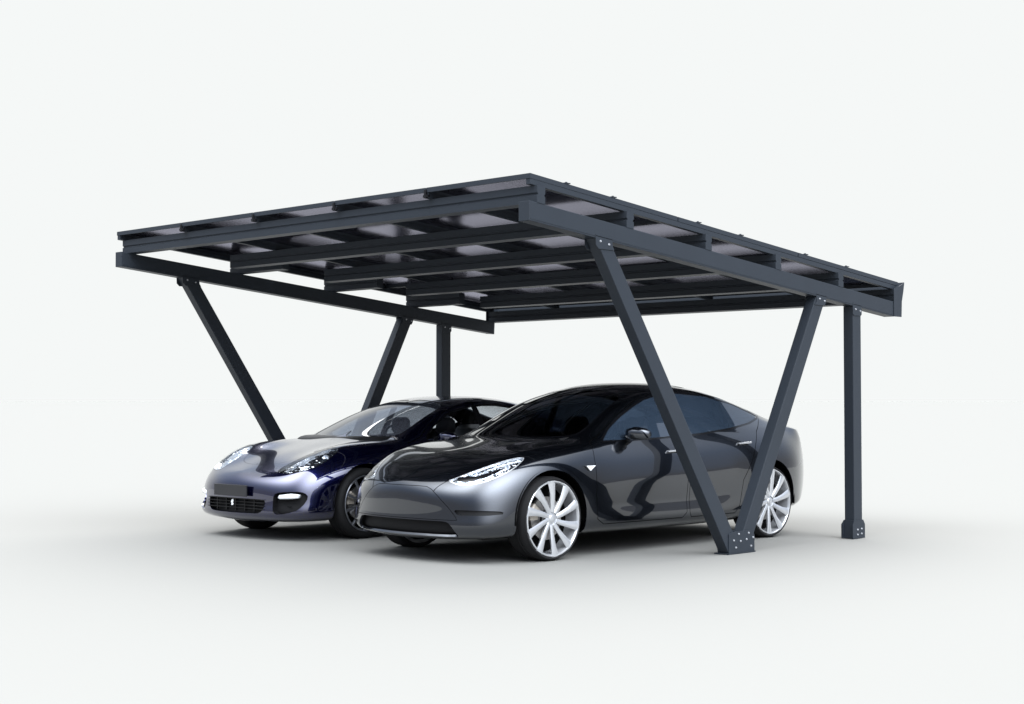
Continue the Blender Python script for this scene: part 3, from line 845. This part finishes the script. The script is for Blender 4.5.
# pillar only where the window was
S1['trim'] = {'side_window': M['gloss_black'], 'windshield': M['gloss_black'], 'rear_window': M['gloss_black'], 'roof_glass': M['gloss_black'], 'headlight': M['silver']}
S1['emit'] = [
    ('front_door', ('s_panel', S1['paint'], 'front_door')),
    ('rear_door', ('s_panel', S1['paint'], 'rear_door')),
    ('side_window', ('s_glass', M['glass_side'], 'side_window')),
    ('pillar', ('s_glass', M['gloss_black'], 'door_pillar')),
    ('windshield', ('c_glass', M['glass_dark'], 'windshield')),
    ('rear_window', ('c_glass', M['glass_dark'], 'rear_window')),
    ('roof_glass', ('c_glass', M['gloss_black'], 'glass_roof')),
    ('hood', ('c_panel', S1['paint'], 'hood')),
    ('front_panel', ('c_panel', S1['paint'], 'bumper_panel')),
    ('headlight', ('s_lamp', M['lamp_chrome'], 'headlight')),
    ('lamp_bezel', ('s_glass', M['gloss_black'], 'lamp_bezel')),
    ('grille', ('c_recess', M['mesh'], 'lower_grille', .05, (0, 1, 0))),
    ('bumper_slot', ('s_recess', M['black'], 'bumper_slot', .02, (-.3, 1, 0))),
    ('tail_lamp', ('s_lampred', M['red'], 'tail_lamp', None)),
]
grey = make_car(S1)
mirrors(grey, S1, .80, 1.00, .975, .80)
interior(grey, S1)
# fender badge: small white triangle; flush door handles
for s in (1, -1):
    b = bmesh.new()
    add_prism(b, [(.365, .742), (.475, .742), (.415, .700)], 0, .9135*s, .925*s)
    link('fender_badge', b, M['white_badge'], grey, recalc=True)
    for (y, z) in ((1.52, .835), (2.52, .882)):
        b = bmesh.new()
        add_prism(b, [(y-.085, z-.010), (y+.09, z-.006), (y+.105, z+.004), (y+.10, z+.013), (y-.08, z+.004)], 0, .868*s, .902*s)
        bmesh.ops.recalc_face_normals(b, faces=b.faces); bevel(b, .004)
        link('door_handle', b, M['silver'], grey)

# ================================================================== NAVY COUPE-LIKE CAR
def rows_navy():
    R_ = []
    def row(*p): R_.append([tuple(map(float, q_)) for q_ in p])
    row((-.82, 0, .665), (-.865, 0, .645), (-.90, 0, .61), (-.922, 0, .565), (-.932, 0, .52), (-.935, 0, .46), (-.932, 0, .40), (-.93, 0, .345), (-.938, 0, .29), (-.935, 0, .235), (-.88, 0, .185), (-.80, 0, .17), (-.75, 0, .165))
    row((-.75, 0, .69), (-.80, .18, .665), (-.85, .28, .625), (-.885, .34, .575), (-.902, .355, .52), (-.908, .36, .46), (-.906, .36, .40), (-.905, .36, .345), (-.915, .36, .29), (-.91, .355, .235), (-.85, .34, .185), (-.7, .18, .17), (-.66, 0, .165))
    row((-.65, 0, .725), (-.69, .30, .70), (-.745, .49, .665), (-.79, .60, .60), (-.812, .64, .53), (-.82, .655, .46), (-.82, .66, .40), (-.825, .665, .345), (-.838, .675, .29), (-.83, .67, .235), (-.77, .64, .185), (-.6, .34, .17), (-.55, 0, .165))
    row((-.50, 0, .775), (-.53, .34, .755), (-.575, .55, .755), (-.64, .69, .705), (-.675, .765, .61), (-.69, .80, .51), (-.695, .81, .42), (-.70, .815, .35), (-.708, .825, .29), (-.70, .82, .235), (-.65, .78, .185), (-.45, .42, .17), (-.4, 0, .165))
    row((-.33, 0, .822), (-.35, .35, .805), (-.37, .58, .850), (-.42, .72, .845), (-.46, .81, .76), (-.48, .87, .64), (-.485, .89, .52), (-.49, .895, .42), (-.495, .90, .32), (-.49, .895, .245), (-.46, .85, .185), (-.25, .45, .17), (-.2, 0, .165))
    row((-.16, 0, .862), (-.17, .35, .848), (-.18, .59, .905), (-.20, .74, .905), (-.23, .85, .835), (-.24, .915, .73), (-.245, .94, .60), (-.25, .945, .48), (-.25, .94, .36), (-.25, .93, .26), (-.23, .88, .19), (-.1, .45, .17), (-.1, 0, .165))
    row((0, 0, .892), (0, .35, .88), (0, .59, .928), (0, .745, .932), (0, .86, .875), (0, .93, .78), (0, .957, .67), (0, .96, .55), (0, .955, .38), (0, .94, .27), (0, .89, .19), (0, .45, .17), (0, 0, .165))
    row((.16, 0, .925), (.18, .35, .915), (.22, .58, .940), (.24, .745, .948), (.24, .86, .90), (.24, .925, .82), (.245, .95, .70), (.25, .955, .56), (.25, .945, .38), (.25, .93, .27), (.25, .89, .185), (.25, .45, .165), (.22, 0, .165))
    row((.40, 0, .965), (.43, .35, .960), (.50, .60, .955), (.57, .745, .955), (.56, .84, .925), (.54, .90, .86), (.52, .935, .74), (.52, .945, .57), (.52, .935, .40), (.52, .93, .27), (.52, .89, .175), (.52, .45, .16), (.5, 0, .16))
    row((.52, 0, 1.01), (.55, .34, 1.005), (.63, .57, 1.00), (.73, .72, 1.015), (.74, .80, .975), (.74, .87, .90), (.74, .925, .77), (.74, .945, .59), (.74, .93, .41), (.74, .93, .28), (.74, .90, .175), (.74, .45, .155), (.74, 0, .155))
    row((.78, 0, 1.135), (.81, .33, 1.128), (.89, .54, 1.12), (.99, .685, 1.135), (1.0, .775, 1.03), (1.0, .86, .915), (1.0, .925, .79), (1.0, .945, .61), (1.0, .93, .42), (1.0, .935, .28), (1.0, .90, .17), (1.0, .45, .15), (1.0, 0, .15))
    row((1.10, 0, 1.265), (1.12, .31, 1.258), (1.19, .50, 1.245), (1.28, .645, 1.25), (1.28, .76, 1.09), (1.28, .858, .93), (1.28, .925, .80), (1.28, .945, .62), (1.28, .93, .42), (1.28, .935, .28), (1.28, .90, .17), (1.28, .45, .15), (1.28, 0, .15))
    row((1.45, 0, 1.370), (1.47, .29, 1.362), (1.53, .47, 1.345), (1.61, .615, 1.325), (1.61, .745, 1.13), (1.60, .857, .945), (1.60, .925, .815), (1.60, .945, .63), (1.60, .93, .42), (1.60, .935, .28), (1.60, .90, .17), (1.60, .45, .15), (1.60, 0, .15))
    row((1.80, 0, 1.415), (1.81, .28, 1.408), (1.85, .46, 1.39), (1.90, .60, 1.352), (1.90, .74, 1.145), (1.90, .857, .955), (1.90, .925, .83), (1.90, .945, .64), (1.90, .93, .42), (1.90, .935, .28), (1.90, .90, .17), (1.90, .45, .15), (1.90, 0, .15))
    row((2.15, 0, 1.418), (2.16, .28, 1.411), (2.18, .46, 1.393), (2.20, .60, 1.348), (2.20, .74, 1.145), (2.20, .857, .965), (2.20, .93, .85), (2.20, .95, .65), (2.20, .935, .43), (2.20, .935, .28), (2.20, .90, .17), (2.20, .45, .15), (2.20, 0, .15))
    row((2.50, 0, 1.385), (2.51, .28, 1.378), (2.52, .46, 1.36), (2.52, .61, 1.315), (2.50, .745, 1.14), (2.49, .862, .985), (2.49, .94, .87), (2.49, .96, .68), (2.49, .945, .46), (2.49, .94, .29), (2.49, .90, .175), (2.49, .45, .155), (2.49, 0, .155))
    row((2.78, 0, 1.335), (2.79, .28, 1.327), (2.80, .46, 1.31), (2.80, .62, 1.26), (2.74, .75, 1.12), (2.70, .87, .99), (2.70, .95, .88), (2.70, .965, .70), (2.70, .96, .50), (2.70, .95, .30), (2.70, .90, .18), (2.70, .45, .16), (2.70, 0, .16))
    row((3.05, 0, 1.27), (3.06, .28, 1.262), (3.06, .46, 1.245), (3.05, .64, 1.19), (2.98, .76, 1.08), (2.93, .875, .985), (2.92, .955, .88), (2.92, .97, .72), (2.92, .965, .52), (2.92, .955, .32), (2.92, .90, .20), (2.92, .45, .18), (2.92, 0, .18))
    row((3.30, 0, 1.195), (3.31, .28, 1.187), (3.30, .46, 1.17), (3.27, .65, 1.12), (3.21, .77, 1.04), (3.17, .87, .96), (3.15, .94, .86), (3.14, .96, .71), (3.14, .955, .52), (3.14, .94, .33), (3.14, .89, .22), (3.14, .45, .20), (3.14, 0, .20))
    row((3.52, 0, 1.12), (3.52, .28, 1.115), (3.51, .46, 1.10), (3.49, .65, 1.06), (3.45, .76, 1.00), (3.42, .84, .93), (3.41, .90, .83), (3.41, .92, .69), (3.41, .92, .52), (3.41, .90, .34), (3.41, .86, .235), (3.41, .45, .22), (3.41, 0, .22))
    row((3.70, 0, 1.055), (3.70, .28, 1.05), (3.695, .46, 1.04), (3.68, .64, 1.01), (3.67, .72, .96), (3.68, .78, .89), (3.69, .82, .80), (3.71, .85, .66), (3.72, .85, .52), (3.69, .84, .36), (3.63, .79, .26), (3.55, .43, .24), (3.5, 0, .24))
    row((3.84, 0, 1.00), (3.84, .27, .995), (3.83, .44, .985), (3.82, .57, .96), (3.83, .62, .91), (3.85, .66, .85), (3.87, .69, .77), (3.91, .71, .62), (3.91, .71, .50), (3.86, .70, .36), (3.77, .65, .27), (3.7, .35, .25), (3.65, 0, .25))
    row((3.92, 0, .96), (3.92, .17, .955), (3.92, .27, .945), (3.92, .33, .92), (3.925, .35, .88), (3.935, .36, .83), (3.95, .37, .76), (3.98, .38, .61), (3.98, .38, .48), (3.92, .37, .35), (3.82, .35, .27), (3.75, .2, .25), (3.7, 0, .25))
    row((3.95, 0, .95), (3.952, 0, .945), (3.954, 0, .935), (3.955, 0, .91), (3.957, 0, .87), (3.96, 0, .82), (3.975, 0, .75), (4.0, 0, .61), (4.0, 0, .48), (3.94, 0, .35), (3.83, 0, .27), (3.78, 0, .25), (3.72, 0, .25))
    return R_

win_n = [(.90, .925), (1.3, .945), (1.8, .962), (2.3, .985), (2.6, 1.015), (2.85, 1.06), (2.93, 1.10), (2.82, 1.16), (2.60, 1.235), (2.35, 1.30), (2.15, 1.322), (1.95, 1.322), (1.74, 1.305), (1.41, 1.245), (1.12, 1.115), (.93, 1.00)]
ws_n = [(-.05, .43), (.33, .46), (.54, .535), (.675, .66), (.655, .85), (.620, 1.07), (.575, 1.30), (.53, 1.44), (.30, 1.50), (-.05, 1.51)]
rg_n = [(-.05, 2.52), (.30, 2.54), (.50, 2.60), (.545, 2.8), (.565, 3.1), (.55, 3.35), (.46, 3.47), (-.05, 3.5)]
hood_n = [(-.05, -.66), (.18, -.63), (.36, -.54), (.46, -.38), (.52, -.1), (.575, .2), (.62, .42), (.55, .47), (.42, .425), (.25, .405), (-.05, .395)]
head_n = [(.46, -.742), (.56, -.735), (.643, -.701), (.738, -.618), (.794, -.503), (.812, -.36), (.785, -.225), (.70, -.185), (.60, -.215), (.535, -.30), (.485, -.43), (.46, -.56), (.44, -.68)]
gr_n = [(-.3, .405), (.30, .405), (.42, .402), (.455, .385), (.44, .31), (.39, .270), (.3, .262), (-.3, .26)]
fog_n = [(.545, .455), (.60, .475), (.74, .485), (.80, .475), (.825, .43), (.80, .34), (.755, .29), (.60, .258), (.555, .28), (.54, .34)]
dr_n1 = [(.63, .93), (.60, .80), (.60, .45), (.66, .30), (.72, .26), (1.70, .26), (1.76, .30), (1.79, .80), (1.79, 1.335), (1.55, 1.305), (1.28, 1.225), (1.05, 1.115), (.86, .99), (.7, .94)]
dr_n2 = [(1.805, .30), (1.83, .26), (2.40, .26), (2.46, .34), (2.52, .55), (2.66, .76), (2.80, .90), (2.94, 1.0), (2.95, 1.12), (2.82, 1.175), (2.60, 1.25), (2.35, 1.30), (2.05, 1.345), (1.805, 1.34)]

def fill_navy(o, sx):
    for (x, y, z, r) in ((.660, -.50, .715, .036), (.725, -.34, .780, .048), (.60, -.61, .66, .024)):
        b = bmesh.new(); rg = lathe(b, [(-.02, r), (-.015, r*1.02), (.03, r*.7), (.045, .004)], 22, 'y', c=(x*sx, y, z)); cap(b, rg[-1])
        link('projector', b, M['silver'], o, 40, recalc=True)
    b = bmesh.new()
    for (x, y, z, r) in ((.725, -.365, .785, .028),):
        rg = lathe(b, [(-.03, .002), (-.026, r*.7), (-.01, r)], 18, 'y', c=(x*sx, y, z))
    link('lamp_lens', b, M['white_lens'], o, 60, recalc=True)
def slats_navy(o, sx):
    b = bmesh.new()
    for z in (.305, .335, .365, .395): add_box(b, -.45, .45, -.895, -.875, z, z+.006)
    for x in (-.3, -.15, 0, .15, .3): add_box(b, x-.004, x+.004, -.893, -.873, .28, .42)
    link('grille_slats', b, M['black'], o)
def fog_fill(o, sx):
    f = blob(o, 'fog_lamp', M['white_lens'], [((.575*sx, -.806, .425), (0, .012, 0), (0, 0, .012), 3), ((.60*sx, -.804, .430), (0, .02, 0), (0, 0, .022), 3), ((.72*sx, -.760, .440), (0, .02, 0), (0, 0, .026), 3), ((.775*sx, -.715, .440), (0, .02, 0), (0, 0, .017), 3)])
    b = bmesh.new()
    add_box(b, min(.57*sx, .70*sx), max(.57*sx, .70*sx), -.76, -.75, .34, .345)
    link('fog_slat', b, M['black'], o)

W_N = dict(n=10, w=.25, mat=M['grey_rim'], hub=.055, hubx=-.03,
           sec=[(.045, .026, -.026, .03, 0), (.12, .022, -.018, .028, 0), (.20, .026, -.010, .024, 0), (.275, .036, -.006, .02, 0)])
S2 = dict(name='sports_saloon_car', X=-4.1416, Y=1.2898, a=-.0088, k=.9338, label='midnight blue low sports saloon with grey wheels parked at the far left side',
          rows=rows_navy(), paint=M['paint_navy'], arches=[(0, .395), (2.92, .40)], ar_z=.345, half=.955, half_track=.935, R=.348, rr=.275, clear=.15, seat_h=1.17, dash_z=.95,
          wheel=W_N, crease=[(4, 9, 3, .1), (9, 18, 3, .3), (9, 18, 5, .2)], lampfill=fill_navy)
S2['regions'] = [
    ('front_door', dr_n1, 'side', 'side', .006, None),
    ('rear_door', dr_n2, 'side', 'side', .006, ['front_door']),
    ('side_window', win_n, 'side', 'side', .014, None),
    ('pillar', [(1.75, .8), (1.86, .8), (1.83, 1.4), (1.75, 1.4)], 'side', 'side', 0, ['side_window']),
    ('windshield', chaikin(ws_n, 2), 'top', 'up', .012, None),
    ('rear_window', chaikin(rg_n, 2), 'top', 'up', .012, None),
    ('headlight', chaikin(head_n, 2), 'top', 'up', .006, None),
    ('hood', chaikin(hood_n, 1)[0:], 'top', 'up', .003, ['windshield']),
    ('grille', chaikin(gr_n, 1), 'front', 'front', 0, None),
    ('fog_intake', chaikin(fog_n, 1), 'front', 'front', 0, None),
    ('tail_lamp', [(.40, .80), (.62, .86), (.80, .93), (.82, .84), (.62, .76), (.42, .72)], 'front', 'rear', .004, None),
]
S2['trim'] = {'side_window': M['gloss_black'], 'windshield': M['gloss_black'], 'rear_window': M['gloss_black'], 'headlight': M['gloss_black']}
S2['emit'] = [
    ('front_door', ('s_panel', S2['paint'], 'front_door')),
    ('rear_door', ('s_panel', S2['paint'], 'rear_door')),
    ('side_window', ('s_glass', M['glass_clear'], 'side_window')),
    ('pillar', ('s_glass', M['gloss_black'], 'door_pillar')),
    ('windshield', ('c_glass', M['wind_clear'], 'windshield')),
    ('rear_window', ('c_glass', M['glass_clear'], 'rear_window')),
    ('hood', ('c_panel', S2['paint'], 'hood')),
    ('headlight', ('s_lamp', M['lamp_chrome'], 'headlight')),
    ('grille', ('c_recess', M['mesh'], 'lower_grille', .05, (0, 1, 0), slats_navy)),
    ('fog_intake', ('s_recess', M['mesh'], 'fog_intake', .06, (-.1, 1, 0), fog_fill)),
    ('tail_lamp', ('s_lampred', M['red'], 'tail_lamp', None)),
]
navy = make_car(S2)
mirrors(navy, S2, .86, 1.06, .965, .75)
interior(navy, S2)
b = bmesh.new()
add_box(b, -.26, .26, -.962, -.945, .425, .535)
bmesh.ops.recalc_face_normals(b, faces=b.faces); bevel(b, .003)
link('number_plate', b, M['plate'], navy)
b = bmesh.new()                                                     # small white emblem in the grille
add_prism(b, [(-.012, .335), (.010, .333), (.014, .345), (.006, .358), (.016, .372), (.010, .392), (-.004, .385), (-.016, .368), (-.006, .352)], 1, -.935, -.925)
link('grille_emblem', b, M['white_badge'], navy, recalc=True)
for s in (1, -1):
    for (y, z) in ((1.60, .855), (2.60, .885)):
        b = bmesh.new()
        add_prism(b, [(y-.09, z-.008), (y+.09, z-.004), (y+.09, z+.012), (y-.09, z+.008)], 0, .89*s, .935*s)
        bmesh.ops.recalc_face_normals(b, faces=b.faces); bevel(b, .004)
        link('door_handle', b, M['paint_navy'], navy)

# ------------------------------------------------------------------ light
w = bpy.data.worlds.new('World'); scene.world = w; w.use_nodes = True
nt = w.node_tree; bg = nt.nodes['Background']
tc = nt.nodes.new('ShaderNodeTexCoord'); sep = nt.nodes.new('ShaderNodeSeparateXYZ')
nt.links.new(tc.outputs['Generated'], sep.inputs[0])
def ramp(src, pts):
    r = nt.nodes.new('ShaderNodeValToRGB'); e = r.color_ramp.elements
    e[0].position = pts[0][0]; e[0].color = (*pts[0][1], 1)
    e[1].position = pts[-1][0]; e[1].color = (*pts[-1][1], 1)
    for p, c in pts[1:-1]:
        k = e.new(p); k.color = (*c, 1)
    nt.links.new(src, r.inputs['Fac']); return r
BGC = (.915, .937, .930)
# sky-like surround, brightest overhead; the pale studio backdrop stands behind the carport
sky = ramp(sep.outputs['Z'], [(0.0, (.38, .39, .42)), (.10, (.40, .42, .46)), (.32, (.44, .54, .72)), (.55, (.75, .86, 1.05)), (.80, (1.6, 1.65, 1.7)), (1.0, (2.2, 2.2, 2.2))])
back = ramp(sep.outputs['Z'], [(0.0, BGC), (.30, BGC), (.45, (.55, .64, .80)), (.60, (.80, .9, 1.05)), (.80, (1.6, 1.65, 1.7)), (1.0, (2.2, 2.2, 2.2))])
dotn = nt.nodes.new('ShaderNodeVectorMath'); dotn.operation = 'DOT_PRODUCT'
fw_ = Vector((math.sin(-.7654), math.cos(-.7654), 0)); dotn.inputs[1].default_value = fw_
nt.links.new(tc.outputs['Generated'], dotn.inputs[0])
mr = nt.nodes.new('ShaderNodeMapRange'); mr.inputs['From Min'].default_value = .30; mr.inputs['From Max'].default_value = .80
mr.interpolation_type = 'SMOOTHSTEP'
nt.links.new(dotn.outputs['Value'], mr.inputs['Value'])
mx = nt.nodes.new('ShaderNodeMix'); mx.data_type = 'RGBA'
nt.links.new(mr.outputs['Result'], mx.inputs['Factor']); nt.links.new(sky.outputs['Color'], mx.inputs[6]); nt.links.new(back.outputs['Color'], mx.inputs[7])
def lobe(prev, d, power, col):
    """a broad soft glow added to the surround in direction d, no real source"""
    d = Vector(d).normalized()
    a = nt.nodes.new('ShaderNodeVectorMath'); a.operation = 'DOT_PRODUCT'; a.inputs[1].default_value = d
    nt.links.new(tc.outputs['Generated'], a.inputs[0])
    m0 = nt.nodes.new('ShaderNodeMath'); m0.operation = 'MAXIMUM'; m0.inputs[1].default_value = 0
    nt.links.new(a.outputs['Value'], m0.inputs[0])
    p = nt.nodes.new('ShaderNodeMath'); p.operation = 'POWER'; p.inputs[1].default_value = power
    nt.links.new(m0.outputs[0], p.inputs[0])
    v = nt.nodes.new('ShaderNodeVectorMath'); v.operation = 'SCALE'; v.inputs[0].default_value = col
    nt.links.new(p.outputs[0], v.inputs['Scale'])
    ad = nt.nodes.new('ShaderNodeVectorMath'); ad.operation = 'ADD'
    nt.links.new(prev, ad.inputs[0]); nt.links.new(v.outputs['Vector'], ad.inputs[1])
    return ad.outputs['Vector']
c_ = lobe(mx.outputs[2], (.74, -.12, .66), 9, (9.5, 10.0, 10.5))  # added glow from the right, brightens the girder and post sides
c_ = lobe(c_, (-.10, -.48, .87), 11, (8.0, 8.4, 8.8))  # added glow from high in front, brightens the front purlin
nt.links.new(c_, bg.inputs['Color']); bg.inputs['Strength'].default_value = 1.0

s = bpy.data.lights.new('key_sun', 'SUN'); s.energy = 4.5; s.angle = math.radians(55); s.color = (1, .99, .98)
so = bpy.data.objects.new('key_sun', s); COL.objects.link(so)
so.rotation_euler = (-Vector((-.45, .65, 1.15))).to_track_quat('-Z', 'Y').to_euler()

# ------------------------------------------------------------------ camera
cam = bpy.data.cameras.new('camera'); co = bpy.data.objects.new('camera', cam); COL.objects.link(co)
co.location = (7.3379, -7.816, 1.271)
pitch, yaw = .0319, -.7654
fwd = Vector((math.sin(yaw)*math.cos(pitch), math.cos(yaw)*math.cos(pitch), math.sin(pitch)))
co.rotation_euler = fwd.to_track_quat('-Z', 'Y').to_euler()
cam.sensor_width = 36; cam.lens = 1509.9*36/1024; cam.clip_end = 6000
scene.camera = co
scene.render.resolution_x, scene.render.resolution_y = 1024, 704
scene.view_settings.view_transform = 'Standard'; scene.view_settings.look = 'None'; scene.view_settings.exposure = 0; scene.view_settings.gamma = 1
scene.cycles.max_bounces = 10
